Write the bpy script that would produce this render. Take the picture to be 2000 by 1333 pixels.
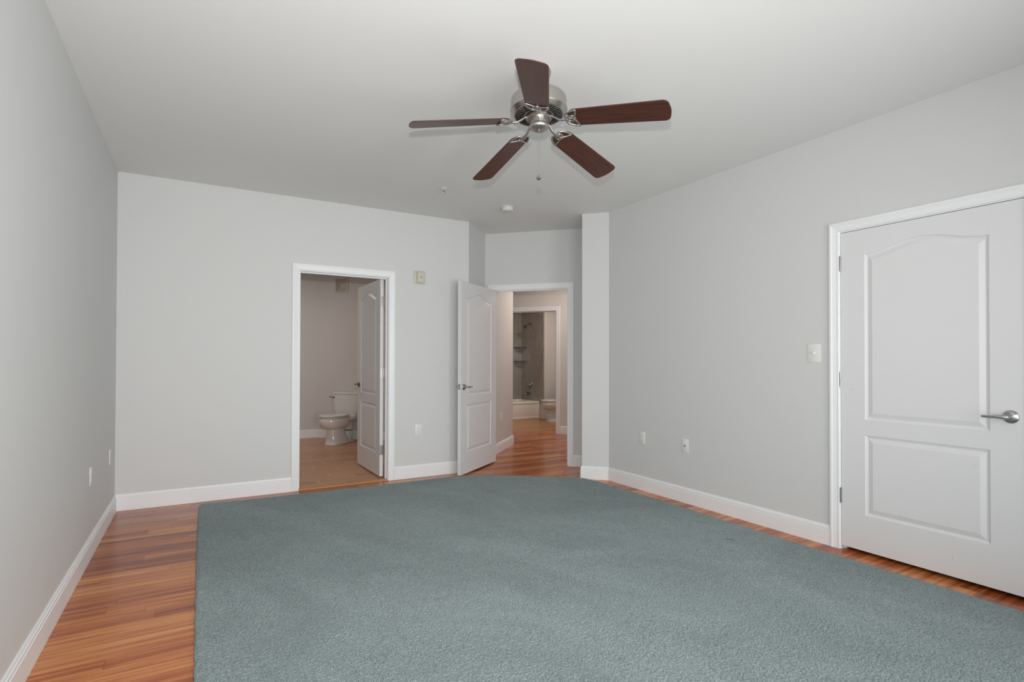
import bpy, bmesh, math, random
import numpy as np
from mathutils import Vector, Matrix
random.seed(7)
for o in list(bpy.data.objects): bpy.data.objects.remove(o)
S = bpy.context.scene
COL = S.collection
PI = math.pi

# ------------------------------------------------------------------ camera
F_PX, CY = 1055.715, 692.569
yaw, pitch, roll = math.radians(30.162), math.radians(0.587), math.radians(0.143)
fw = Vector((math.sin(yaw)*math.cos(pitch), math.cos(yaw)*math.cos(pitch), math.sin(pitch)))
rt = Vector((math.cos(yaw), -math.sin(yaw), 0)); up = rt.cross(fw)
rt2 = rt*math.cos(roll)+up*math.sin(roll); up2 = -rt*math.sin(roll)+up*math.cos(roll)
cd = bpy.data.cameras.new('camera'); cam = bpy.data.objects.new('camera', cd); COL.objects.link(cam)
M3 = Matrix((rt2, up2, -fw)).transposed()
cam.matrix_world = Matrix.Translation((0, 0, 1.2241)) @ M3.to_4x4()
cd.sensor_width = 36; cd.sensor_fit = 'HORIZONTAL'
cd.lens = F_PX/2000*36; cd.shift_y = (CY-666.5)/2000; cd.clip_start = 0.02; cd.clip_end = 200
S.camera = cam

# ------------------------------------------------------------------ world, lights, exposure
S.view_settings.view_transform = 'Standard'; S.view_settings.look = 'None'
S.view_settings.gamma = 1; S.view_settings.use_curve_mapping = False
S.view_settings.exposure = 0.07
w = bpy.data.worlds.new('sky'); S.world = w; w.use_nodes = True
nt = w.node_tree; bg = nt.nodes['Background']
sk = nt.nodes.new('ShaderNodeTexSky'); sk.sky_type = 'HOSEK_WILKIE'; sk.turbidity = 4
sk.sun_direction = Vector((-.4, .6, .6)).normalized()
nt.links.new(sk.outputs[0], bg.inputs[0]); bg.inputs[1].default_value = 0.6

def area(name, loc, rot, sx, sy, power, col):
    l = bpy.data.lights.new(name, 'AREA'); l.shape = 'RECTANGLE'; l.size = sx; l.size_y = sy
    l.energy = power; l.color = col
    o = bpy.data.objects.new(name, l); COL.objects.link(o); o.location = loc; o.rotation_euler = rot
    return o
def point(name, loc, r, power, col):
    l = bpy.data.lights.new(name, 'POINT'); l.shadow_soft_size = r; l.energy = power; l.color = col
    o = bpy.data.objects.new(name, l); COL.objects.link(o); o.location = loc
    return o
q = math.sqrt(0.5)
def ED(E, D): return ((D+E)*q, (D-E)*q)       # entry corner turned 45 degrees: E along its wall, D into it
DAY = (1.0, 0.99, 0.975)
# daylight through the two windows in the wall behind the camera, area lamps stand in, tilt and spread shaped to brighten ceiling and far wall
area('daylight_window_left', (0.75, -0.70, 1.25), (math.radians(91), 0, 0), 1.25, 1.90, 42, DAY).data.spread = math.radians(150)
area('daylight_window_right', (2.45, -0.70, 1.25), (math.radians(91), 0, math.radians(10)), 1.25, 1.90, 24, DAY).data.spread = math.radians(120)
# the photographer's flash on top of the camera, its head turned up a little
fl = bpy.data.lights.new('camera_flash', 'SPOT'); fl.energy = 195; fl.spot_size = math.radians(125); fl.spot_blend = 1.0
fl.shadow_soft_size = 0.018; fl.color = (1, 0.985, 0.96)
flo = bpy.data.objects.new('camera_flash', fl); COL.objects.link(flo)
flo.location = (-0.01, -0.02, 1.395)
flo.rotation_euler = (math.radians(90+7), 0, math.radians(-24))
# lamps on the ceilings of the hall and bathrooms
area('hall_lamp', (*ED(-1.15, 7.8), 2.68), (0, 0, 0), 0.3, 0.3, 15.5, (1, 0.88, 0.80))
area('bathroom_lamp', (0.6, 7.4, 2.6), (0, 0, 0), 0.4, 0.3, 13.5, (1, 0.91, 0.86))
area('shower_room_lamp', (5.7, 8.2, 2.68), (0, 0, 0), 0.3, 0.3, 19, (1, 0.87, 0.76))

# ------------------------------------------------------------------ helpers
CEIL = 2.74; WT = 0.115

def lin_(c): return tuple(((v/255)/12.92 if v/255 <= .04045 else ((v/255+.055)/1.055)**2.4) for v in c)
def new_mat(name):
    m = bpy.data.materials.new(name); m.use_nodes = True
    return m, m.node_tree, m.node_tree.nodes['Principled BSDF']
def mat(name, col, rough=.5, metal=0, spec=.5, bump=None, coat=0):
    m, n, b = new_mat(name)
    b.inputs['Base Color'].default_value = (*col, 1); b.inputs['Roughness'].default_value = rough
    b.inputs['Metallic'].default_value = metal; b.inputs['Specular IOR Level'].default_value = spec
    b.inputs['Coat Weight'].default_value = coat
    tc = n.nodes.new('ShaderNodeTexCoord'); no = n.nodes.new('ShaderNodeTexNoise')
    n.links.new(tc.outputs['Object'], no.inputs['Vector'])
    sc, st, vr = bump or (60, .02, .02)
    no.inputs['Scale'].default_value = sc; no.inputs['Detail'].default_value = 3
    mx = n.nodes.new('ShaderNodeMix'); mx.data_type = 'RGBA'
    mx.inputs['A'].default_value = (*[c*(1-vr) for c in col], 1); mx.inputs['B'].default_value = (*[min(1, c*(1+vr)) for c in col], 1)
    n.links.new(no.outputs['Fac'], mx.inputs['Factor']); n.links.new(mx.outputs['Result'], b.inputs['Base Color'])
    bp = n.nodes.new('ShaderNodeBump'); bp.inputs['Strength'].default_value = st; bp.inputs['Distance'].default_value = .002
    n.links.new(no.outputs['Fac'], bp.inputs['Height']); n.links.new(bp.outputs[0], b.inputs['Normal'])
    return m

class G:
    """small node-graph writer"""
    def __init__(s, n): s.n = n
    def val(s, a, sock):
        if isinstance(a, (int, float)): sock.default_value = a
        elif isinstance(a, tuple): sock.default_value = a
        else: s.n.links.new(a, sock)
    def m(s, op, a, b=0, c=0):
        x = s.n.nodes.new('ShaderNodeMath'); x.operation = op
        for i, v in enumerate((a, b, c)): s.val(v, x.inputs[i])
        return x.outputs[0]
    def vec(s, x, y, z):
        v = s.n.nodes.new('ShaderNodeCombineXYZ')
        for i, a in enumerate((x, y, z)): s.val(a, v.inputs[i])
        return v.outputs[0]
    def sep(s, v):
        x = s.n.nodes.new('ShaderNodeSeparateXYZ'); s.val(v, x.inputs[0]); return x.outputs
    def noise(s, v, scale, detail=3, rough=.5, dist=0):
        x = s.n.nodes.new('ShaderNodeTexNoise'); s.val(v, x.inputs['Vector']); x.inputs['Scale'].default_value = scale
        x.inputs['Detail'].default_value = detail; x.inputs['Roughness'].default_value = rough; x.inputs['Distortion'].default_value = dist
        return x.outputs['Fac']
    def white(s, v):
        x = s.n.nodes.new('ShaderNodeTexWhiteNoise'); x.noise_dimensions = '3D'; s.val(v, x.inputs['Vector']); return x.outputs['Value']
    def ramp(s, f, stops):
        x = s.n.nodes.new('ShaderNodeValToRGB'); s.val(f, x.inputs[0]); e = x.color_ramp.elements
        while len(e) < len(stops): e.new(.5)
        for i, (p, c) in enumerate(stops): e[i].position = p; e[i].color = (*c, 1)
        return x.outputs[0]
    def mix(s, f, a, b, mode='MIX'):
        x = s.n.nodes.new('ShaderNodeMix'); x.data_type = 'RGBA'; x.blend_type = mode
        s.val(f, x.inputs['Factor']); s.val(a, x.inputs['A']); s.val(b, x.inputs['B']); return x.outputs['Result']
    def pos(s): return s.n.nodes.new('ShaderNodeNewGeometry').outputs['Position']
    def obj(s): return s.n.nodes.new('ShaderNodeTexCoord').outputs['Object']
    def bump(s, h, strength, dist, normal=None):
        x = s.n.nodes.new('ShaderNodeBump'); x.inputs['Strength'].default_value = strength; x.inputs['Distance'].default_value = dist
        s.val(h, x.inputs['Height'])
        if normal is not None: s.val(normal, x.inputs['Normal'])
        return x.outputs[0]

def planks(name, W, L, stops, gap_col, gap, rough, grain_amt, off_y=0.0, grout=None):
    m, n, b = new_mat(name); g = G(n)
    X, Y, Z = g.sep(g.pos())
    yy = g.m('DIVIDE', g.m('ADD', Y, off_y), W); row = g.m('FLOOR', yy); fy = g.m('FRACT', yy)
    r1 = g.white(g.vec(row, 3.3, 0))
    if grout: xs = g.m('ADD', g.m('DIVIDE', X, L), g.m('MULTIPLY', row, .37))
    else: xs = g.m('ADD', g.m('DIVIDE', X, g.m('ADD', L, g.m('MULTIPLY', r1, .5))), g.m('MULTIPLY', r1, 17.0))
    col = g.m('FLOOR', xs); fx = g.m('FRACT', xs)
    idv = g.white(g.vec(row, col, 1.7)); id2 = g.white(g.vec(col, row, 9.1))
    gx = g.m('ADD', g.m('MULTIPLY', X, 1.1), g.m('MULTIPLY', idv, 40))
    gv = g.vec(gx, g.m('MULTIPLY', Y, 26), g.m('MULTIPLY', id2, 30))
    n1 = g.noise(gv, 1.25, 4, .55, .3)
    n2 = g.noise(g.vec(g.m('MULTIPLY', gx, 2.0), g.m('MULTIPLY', Y, 150), idv), 2.0, 3, .6)
    f = g.m('ADD', g.m('MULTIPLY', idv, .46), g.m('ADD', g.m('MULTIPLY', g.m('SUBTRACT', n1, .5), grain_amt), .25))
    f = g.m('ADD', f, g.m('MULTIPLY', g.m('SUBTRACT', n2, .5), (.12*grain_amt)))
    c = g.ramp(f, stops)
    e1 = g.m('LESS_THAN', g.m('MINIMUM', fy, g.m('SUBTRACT', 1, fy)), gap/W)
    e2 = g.m('LESS_THAN', g.m('MINIMUM', fx, g.m('SUBTRACT', 1, fx)), (grout or gap)/L)
    if grout:
        c = g.mix(g.m('MULTIPLY', e1, .55), c, (*gap_col, 1)); c = g.mix(g.m('MULTIPLY', e2, .9), c, (*gap_col, 1))
        edge = g.m('MAXIMUM', e1, e2)
    else:
        edge = g.m('MAXIMUM', e1, e2); c = g.mix(g.m('MULTIPLY', edge, .75), c, (*gap_col, 1))
    n.links.new(c, b.inputs['Base Color'])
    b.inputs['Roughness'].default_value = rough; b.inputs['Specular IOR Level'].default_value = .38
    h = g.m('SUBTRACT', g.m('MULTIPLY', n2, .25), edge)
    n.links.new(g.bump(h, .25, .0008), b.inputs['Normal'])
    return m

WALL = mat('wall_paint', (.665, .672, .672), .62, spec=.3, bump=(220, .08, .008))
CEILM = mat('ceiling_paint', (.79, .792, .785), .8, spec=.2, bump=(220, .08, .008))
TRIM = mat('white_trim_paint', (.85, .865, .885), .38, spec=.4, bump=(40, .02, .01))
DOORM = mat('white_door_paint', (.74, .745, .755), .42, spec=.4, bump=(90, .05, .01))
HALLW = mat('hall_wall_paint', (.66, .64, .62), .55, spec=.35, bump=(220, .08, .008))
NICKEL = mat('brushed_nickel', (.50, .48, .455), .34, 1, bump=(300, .05, .05))
STEEL = mat('satin_nickel_hardware', (.46, .46, .455), .30, 1)
CHROME = mat('dark_chrome', (.32, .30, .28), .15, 1)
PORC = mat('white_porcelain', (.74, .72, .69), .07, spec=.6, bump=(4, .0, .005))
TUBM = mat('tub_enamel', (.78, .74, .67), .15, spec=.5, bump=(4, .0, .005))
PLATE = mat('white_plastic_plate', (.78, .78, .76), .35)
BEIGE = mat('beige_plastic', (.60, .58, .49), .45)
DARK = mat('dark_slot', (.008, .008, .008), .8, spec=.05)
SLOT = mat('plate_slot_grey', (.22, .22, .21), .6)
VENTM = mat('vent_plastic', (.62, .58, .50), .5)
DETM = mat('detector_plastic', (.68, .68, .65), .5)
GLASSB = mat('shelf_glass_edge', (.09, .085, .075), .12, spec=.6)
FLOORM = planks('orange_strip_floor', .083, 1.3,
    [(0.0, (.16, .030, .010)), (.26, (.28, .066, .019)), (.46, (.41, .108, .030)), (.62, (.54, .180, .052)), (.85, (.68, .29, .10)), (1.0, (.74, .36, .14))],
    (.08, .02, .008), .0008, .20, 1.35)
TILEM = planks('wood_look_floor_tile', .155, .62,
    [(0.0, (.40, .195, .095)), (.5, (.52, .27, .14)), (1.0, (.64, .36, .20))],
    (.74, .56, .42), .0018, .30, .7, off_y=.05, grout=.004)
BATH2M = planks('tan_strip_floor', .083, .9,
    [(0.0, (.30, .11, .035)), (.5, (.44, .19, .06)), (1.0, (.55, .27, .10))],
    (.12, .05, .02), .0009, .25, .6)

def blade_mat():
    m, n, b = new_mat('mahogany_blade'); g = G(n); X, Y, Z = g.sep(g.obj())
    v = g.vec(g.m('MULTIPLY', X, 2.5), g.m('MULTIPLY', Y, 45), Z)
    n1 = g.noise(v, 2.2, 4, .6, .4); n2 = g.noise(g.vec(g.m('MULTIPLY', X, 9), g.m('MULTIPLY', Y, 200), 0), 2, 2)
    f = g.m('ADD', g.m('MULTIPLY', n1, .8), g.m('MULTIPLY', n2, .2))
    c = g.ramp(f, [(.25, (.022, .007, .005)), (.5, (.058, .017, .011)), (.8, (.105, .036, .021))])
    n.links.new(c, b.inputs['Base Color']); b.inputs['Roughness'].default_value = .33
    b.inputs['Specular IOR Level'].default_value = .6
    return m
BLADE = blade_mat()

def rug_mat():
    m, n, b = new_mat('grey_green_carpet_pile'); g = G(n); P = g.pos(); X, Y, Z = g.sep(P)
    tuft = g.noise(P, 190, 2, .6, .4)
    vo = n.nodes.new('ShaderNodeTexVoronoi'); vo.inputs['Scale'].default_value = 120
    wv = g.n.nodes.new('ShaderNodeVectorMath'); wv.operation = 'ADD'
    n.links.new(P, wv.inputs[0]); nz = n.nodes.new('ShaderNodeTexNoise'); nz.inputs['Scale'].default_value = 60
    n.links.new(P, nz.inputs['Vector']); sc = n.nodes.new('ShaderNodeVectorMath'); sc.operation = 'SCALE'; sc.inputs['Scale'].default_value = .02
    n.links.new(nz.outputs['Color'], sc.inputs[0]); n.links.new(sc.outputs[0], wv.inputs[1]); n.links.new(wv.outputs[0], vo.inputs['Vector'])
    big = g.noise(g.vec(g.m('ADD', X, g.m('MULTIPLY', Y, .35)), g.m('MULTIPLY', Y, .55), 0), 1.7, 4, .6, .8)
    med = g.noise(g.vec(X, Y, 4.0), 9, 3, .6, .5)
    f = g.m('ADD', g.m('MULTIPLY', big, .75), g.m('MULTIPLY', med, .25))
    c = g.ramp(f, [(.34, (.220, .280, .284)), (.50, (.252, .316, .320)), (.64, (.284, .352, .357))])
    sp = g.ramp(tuft, [(.37, (.36, .37, .38)), (.49, (.97, .97, .97)), (.62, (1.18, 1.18, 1.18))])
    c = g.mix(.8, c, sp, 'MULTIPLY')  # yarn speckle; also paints shade of the gaps between tufts into the colour
    # a dark scuff in the pile by the right wall
    sx = g.m('SUBTRACT', g.m('ADD', g.m('MULTIPLY', X, .8), g.m('MULTIPLY', Y, .6)), 3.11*.8+2.42*.6)
    sy = g.m('SUBTRACT', g.m('SUBTRACT', g.m('MULTIPLY', Y, .8), g.m('MULTIPLY', X, .6)), 2.42*.8-3.11*.6)
    d = g.m('SQRT', g.m('ADD', g.m('POWER', g.m('DIVIDE', sx, .014), 2), g.m('POWER', g.m('DIVIDE', sy, .055), 2)))
    k = g.m('MULTIPLY', g.m('SUBTRACT', 1, g.m('MINIMUM', d, 1)), .9)
    c = g.mix(k, c, (.02, .025, .03, 1))
    n.links.new(c, b.inputs['Base Color']); b.inputs['Roughness'].default_value = .95
    b.inputs['Specular IOR Level'].default_value = .1
    b.inputs['Sheen Weight'].default_value = .15; b.inputs['Sheen Roughness'].default_value = .5
    h = g.m('ADD', g.m('MULTIPLY', tuft, .9), g.m('MULTIPLY', g.m('SUBTRACT', 1, vo.outputs['Distance']), .35))
    n.links.new(g.bump(h, .9, .0045), b.inputs['Normal'])
    return m
RUG = rug_mat()

def marble_mat():
    m, n, b = new_mat('grey_veined_marble'); g = G(n); P = g.pos()
    w1 = n.nodes.new('ShaderNodeTexNoise'); w1.inputs['Scale'].default_value = 2.2; w1.inputs['Detail'].default_value = 5
    n.links.new(P, w1.inputs['Vector'])
    v = g.m('ABSOLUTE', g.m('SUBTRACT', g.noise(P, 1.3, 4, .5, .9), .5))
    c = g.ramp(v, [(0.0, (.30, .275, .245)), (.012, (.345, .32, .29)), (.06, (.37, .345, .31))])
    n.links.new(c, b.inputs['Base Color']); b.inputs['Roughness'].default_value = .16
    return m
MARBLE = marble_mat()

def link(name, me, m, parent=None, smooth=False):
    o = bpy.data.objects.new(name, me); COL.objects.link(o)
    if m: me.materials.append(m)
    if smooth:
        for p in me.polygons: p.use_smooth = True
    if parent: o.parent = parent
    return o
def fin(name, bm, m, parent=None, smooth=None, recalc=True):
    if recalc: bmesh.ops.recalc_face_normals(bm, faces=bm.faces)
    me = bpy.data.meshes.new(name); bm.to_mesh(me); bm.free()
    o = link(name, me, m, parent)
    if smooth is not None:
        for p in me.polygons: p.use_smooth = True
        me.set_sharp_from_angle(angle=math.radians(smooth))
    return o
def tag(o, label, cat=None, group=None, kind=None):
    o['label'] = label
    if cat: o['category'] = cat
    if group: o['group'] = group
    if kind: o['kind'] = kind
    return o
def struct(o, label, cat): return tag(o, label, cat, kind='structure')
def empty(name, loc, rz=0):
    o = bpy.data.objects.new(name, None); o.empty_display_size = .1; COL.objects.link(o)
    o.location = loc; o.rotation_euler = (0, 0, rz); return o

def box(bm, a, b, M=None):
    vs = [Vector((x, y, z)) for z in (a[2], b[2]) for y in (a[1], b[1]) for x in (a[0], b[0])]
    if M: vs = [M @ v for v in vs]
    v = [bm.verts.new(p) for p in vs]
    for f in ((0, 2, 3, 1), (4, 5, 7, 6), (0, 1, 5, 4), (2, 6, 7, 3), (0, 4, 6, 2), (1, 3, 7, 5)): bm.faces.new([v[i] for i in f])
def rbox(bm, a, b, r=.002, seg=2, M=None):
    t = bmesh.new(); box(t, a, b); bmesh.ops.recalc_face_normals(t, faces=t.faces)
    bmesh.ops.bevel(t, geom=t.edges[:], offset=r, segments=seg, affect='EDGES', profile=.5)
    if M: t.transform(M)
    me = bpy.data.meshes.new('t'); t.to_mesh(me); t.free(); bm.from_mesh(me); bpy.data.meshes.remove(me)
def prism(bm, poly, z0, z1):
    n = len(poly); a = [bm.verts.new((x, y, z0)) for x, y in poly]; b = [bm.verts.new((x, y, z1)) for x, y in poly]
    bm.faces.new(a[::-1]); bm.faces.new(b)
    for i in range(n): j = (i+1) % n; bm.faces.new((a[i], a[j], b[j], b[i]))
def lathe(bm, prof, n=48, M=None, cap=True):
    rings = []
    for r, z in prof:
        if r < 1e-6: rings.append([bm.verts.new((0, 0, z))])
        else: rings.append([bm.verts.new((r*math.cos(2*PI*k/n), r*math.sin(2*PI*k/n), z)) for k in range(n)])
    for a, b in zip(rings, rings[1:]):
        for k in range(n):
            j = (k+1) % n
            if len(a) == 1 and len(b) == 1: continue
            if len(a) == 1: bm.faces.new((a[0], b[j], b[k]))
            elif len(b) == 1: bm.faces.new((a[k], a[j], b[0]))
            else: bm.faces.new((a[k], a[j], b[j], b[k]))
    if M:
        for r in rings:
            for v in r: v.co = M @ v.co
def tube(bm, pts, r, closed=False, n=10, flat=1.0, upv=Vector((0, 0, 1))):
    pts = [Vector(p) for p in pts]; N = len(pts); rings = []
    rr = r if isinstance(r, (list, tuple)) else [r]*N
    for i, p in enumerate(pts):
        a = pts[(i-1) % N] if (closed or i > 0) else p; b = pts[(i+1) % N] if (closed or i < N-1) else p
        t = (b-a).normalized(); s = t.cross(upv)
        if s.length < 1e-3: s = t.cross(Vector((1, 0, 0)))
        s.normalize(); u = s.cross(t).normalized()
        rings.append([bm.verts.new(p+s*math.cos(2*PI*k/n)*rr[i]+u*math.sin(2*PI*k/n)*rr[i]*flat) for k in range(n)])
    for i in range(N if closed else N-1):
        a, b = rings[i], rings[(i+1) % N]
        for k in range(n): j = (k+1) % n; bm.faces.new((a[k], a[j], b[j], b[k]))
    if not closed: bm.faces.new(rings[0][::-1]); bm.faces.new(rings[-1])
def catmull(P, n=6, closed=True):
    P = [Vector(p) for p in P]; N = len(P); o = []
    for i in range(N if closed else N-1):
        g_ = (lambda k: P[k % N]) if closed else (lambda k: P[max(0, min(N-1, k))])
        a, b, c, d = g_(i-1), g_(i), g_(i+1), g_(i+2)
        for k in range(n):
            t = k/n
            o.append(.5*((2*b)+(c-a)*t+(2*a-5*b+4*c-d)*t*t+(3*b-a-3*c+d)*t**3))
    if not closed: o.append(P[-1])
    return o
def loft(bm, secs, cap0=True, cap1=True):
    R = [[bm.verts.new(p) for p in s] for s in secs]; n = len(R[0])
    for a, b in zip(R, R[1:]):
        for k in range(n): j = (k+1) % n; bm.faces.new((a[k], a[j], b[j], b[k]))
    if cap0: bm.faces.new(R[0][::-1])
    if cap1: bm.faces.new(R[-1])
def sup(cx, z, hx, hy, ex=2.0, n=40, hxb=None, cy=0):
    o = []
    for k in range(n):
        a = 2*PI*k/n; c, s = math.cos(a), math.sin(a)
        H = hx if (c >= 0 or hxb is None) else hxb
        o.append((cx+H*math.copysign(abs(c)**(2/ex), c), cy+hy*math.copysign(abs(s)**(2/ex), s), z))
    return o

# wall run a->b; room on the side of normal nrm; thickness behind; openings (s0, s1, z0, z1) along the run
def wall(name, a, b, nrm, label, ops=(), m=WALL, z1=CEIL, t=WT):
    a = Vector(a); b = Vector(b); L = (b-a).length; u = (b-a)/L; nn = Vector(nrm).normalized()
    bm = bmesh.new()
    def piece(s0, s1, za, zb):
        if s1-s0 < 1e-4 or zb-za < 1e-4: return
        P = [a+u*s0, a+u*s1, a+u*s1-nn*t, a+u*s0-nn*t]; prism(bm, [(p.x, p.y) for p in P], za, zb)
    s = 0
    for (o0, o1, za, zb) in sorted(ops):
        piece(s, o0, 0, z1); piece(o0, o1, 0, za); piece(o0, o1, zb, z1); s = o1
    piece(s, L, 0, z1)
    return struct(fin(name, bm, m), label, 'wall')

# baseboard swept along a polyline with mitred corners; side=+1: room to the left of travel
BB = [(0, 0), (.0145, 0), (.0145, .099), (.0105, .101), (.0105, .104), (.0125, .106), (.0125, .116), (.0085, .1185), (.0075, .127), (.005, .131), (0, .131)]
def sweep(bm, path, prof, side):
    P = [Vector(p) for p in path]; N = len(P); rings = []
    for i in range(N):
        d0 = (P[i]-P[i-1]).normalized() if i > 0 else None; d1 = (P[i+1]-P[i]).normalized() if i < N-1 else None
        f = lambda d: Vector((-d.y, d.x))*side
        if d0 is None: m_ = f(d1)
        elif d1 is None: m_ = f(d0)
        else: n0, n1 = f(d0), f(d1); m_ = (n0+n1)/(1+n0.dot(n1))
        rings.append([bm.verts.new((P[i].x+m_.x*o, P[i].y+m_.y*o, z)) for o, z in prof])
    k = len(prof)
    for a, b in zip(rings, rings[1:]):
        for i in range(k): j = (i+1) % k; bm.faces.new((a[i], a[j], b[j], b[i]))
    bm.faces.new(rings[0]); bm.faces.new(rings[-1][::-1])
def baseboard(name, path, side, label, m=TRIM):
    bm = bmesh.new(); sweep(bm, path, BB, side); return struct(fin(name, bm, m), label, 'baseboard')

CAS = [(0, 0), (0, .009), (.003, .011), (.010, .011), (.013, .0085), (.018, .0095), (.040, .0135), (.044, .0165), (.050, .0175), (.058, .0165), (.063, .0125), (.063, 0)]
def casing_mesh(bm, org, u, nn, s0, s1, zt, rev=.006):
    org = Vector(org); u = Vector(u); nn = Vector(nn); s0 -= rev; s1 += rev; zt += rev
    rings = []
    for (s, z, ds, dz) in ((s0, 0, -1, 0), (s0, zt, -1, 1), (s1, zt, 1, 1), (s1, 0, 1, 0)):
        r = []
        for t, d in CAS:
            p = org+u*(s+ds*t)+nn*d; r.append(bm.verts.new((p.x, p.y, z+dz*t)))
        rings.append(r)
    k = len(CAS)
    for a, b in zip(rings, rings[1:]):
        for i in range(k): j = (i+1) % k; bm.faces.new((a[i], a[j], b[j], b[i]))
    bm.faces.new(rings[0]); bm.faces.new(rings[-1][::-1])
def door_frame(name, org, u, nn, s0, s1, zt, label, stop_d, m=TRIM, both=True):
    """casing on the room side (nn), jamb boards through the wall, stop strips centred stop_d behind the room face"""
    org = Vector(org); u = Vector(u).normalized(); nn = Vector(nn).normalized()
    bm = bmesh.new(); casing_mesh(bm, org, u, nn, s0, s1, zt)
    root = struct(fin(name, bm, m), label, 'door frame')
    bm = bmesh.new()
    def pc(a0, a1, d0, d1, za, zb):
        P = [org+u*a0-nn*d0, org+u*a1-nn*d0, org+u*a1-nn*d1, org+u*a0-nn*d1]; prism(bm, [(p.x, p.y) for p in P], za, zb)
    pc(s0-.018, s0, 0, WT, 0, zt); pc(s1, s1+.018, 0, WT, 0, zt); pc(s0-.018, s1+.018, 0, WT, zt, zt+.018)
    fin('jamb', bm, m, root)
    bm = bmesh.new(); a, b = stop_d
    pc(s0, s0+.011, a, b, 0, zt); pc(s1-.011, s1, a, b, 0, zt); pc(s0+.011, s1-.011, a, b, zt-.011, zt)
    fin('door_stop', bm, m, root)
    if both:
        bm = bmesh.new(); casing_mesh(bm, org-nn*WT, u, -nn, s0, s1, zt); fin('casing', bm, m, root)
    return root

# panelled leaf: x from hinge 0..w, y 0 (face A) .. t (face B), z 0..h
def leaf(name, w_, h, m=DOORM, t=.035, rise=.056, pw=1.1):
    bm = bmesh.new(); st = .145*w_/.914
    x0, x1 = st, w_-st
    pans = [(.225, .728, 0, 0.0, .776), (.825, 1.872, rise, .776, h)]
    def loop(x0, x1, z0, z1, rise, y, d=0, N=28):
        pts = [(x0+d, z0+d), (x1-d, z0+d), (x1-d, z1-d)]
        for k in range(1, N):
            u_ = 1-k/N; x = x0+d+(x1-x0-2*d)*u_; uu = (x-x0)/(x1-x0)
            b_ = math.sin(PI*uu)**2; b_ = b_**pw
            pts.append((x, z1-d+rise*b_))
        pts.append((x0+d, z1-d))
        return [bm.verts.new((x, y, z)) for x, z in pts]
    def cell(x0, x1, z0, z1, y, N=28):
        pts = [(x0, z0), (x1, z0), (x1, z1)]+[(x1+(x0-x1)*k/N, z1) for k in range(1, N)]+[(x0, z1)]
        return [bm.verts.new((x, y, z)) for x, z in pts]
    prof = [(0, 0), (.002, .0045), (.014, .0085), (.018, .0085), (.042, .0015), (.044, .0008)]
    for ys, sg in ((0, 1), (t, -1)):
        for (z0, z1, rise, c0, c1) in pans:
            L = [cell(0, w_, c0, c1, ys)]+[loop(x0, x1, z0, z1, rise, ys+sg*dp, d) for d, dp in prof]
            for a, b in zip(L, L[1:]):
                n = len(a)
                for k in range(n):
                    j = (k+1) % n; bm.faces.new((a[k], a[j], b[j], b[k]))
            bm.faces.new(L[-1])
    # four edges
    for (a, b) in (((0, 0), (0, h)), ((w_, 0), (w_, h)), ((0, 0), (w_, 0)), ((0, h), (w_, h))):
        bm.faces.new([bm.verts.new(v) for v in ((a[0], 0, a[1]), (b[0], 0, b[1]), (b[0], t, b[1]), (a[0], t, a[1]))])
    bmesh.ops.remove_doubles(bm, verts=bm.verts, dist=.00005)
    return fin(name, bm, m)

def lever(parent, x, z, y, sgn, dirx, m=STEEL):
    """lever handle on face y, pointing out by sgn, lever running along dirx"""
    R = Matrix.Translation((x, y, z)) @ Matrix.Rotation(-sgn*PI/2*-1, 4, 'X')
    bm = bmesh.new()
    R = Matrix.Translation((x, y, z)) @ (Matrix.Rotation(PI/2, 4, 'X') if sgn < 0 else Matrix.Rotation(-PI/2, 4, 'X'))
    pts = [(x, y+sgn*.008, z), (x, y+sgn*.036, z), (x+dirx*.004, y+sgn*.046, z), (x+dirx*.016, y+sgn*.052, z), (x+dirx*.05, y+sgn*.052, z-.001), (x+dirx*.085, y+sgn*.051, z-.002), (x+dirx*.104, y+sgn*.050, z-.002), (x+dirx*.107, y+sgn*.050, z-.002)]
    tube(bm, pts, [.011, .011, .0115, .011, .0085, .007, .0065, .004], n=14)
    h = fin('door_handle', bm, m, parent, smooth=50)
    bm = bmesh.new(); lathe(bm, [(0, 0), (.033, 0), (.034, .004), (.030, .010), (.020, .013), (.013, .016), (0, .016)], 40, R)
    fin('rosette', bm, m, h, smooth=40)
    return h
def hinge(parent, x, y, z, m=STEEL, plate=None):
    bm = bmesh.new()
    for k in range(5): lathe(bm, [(0, -.0095+.0195*k-.039), (.0055, -.0095+.0195*k-.039), (.0055, .0095+.0195*k-.039), (0, .0095+.0195*k-.039)], 14, Matrix.Translation((x, y, z)))
    if plate: box(bm, *plate)
    return fin('hinge', bm, m, parent, smooth=40)

# ------------------------------------------------------------------ shell
XL, XR, YB, YF = -0.570, 3.632, 5.365, -0.75
D0, DK = 6.207, 5.593; EA, EK, ER = -1.981, -0.731, -0.4566
D_HALL = 8.85; E_HL = -2.0

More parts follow.
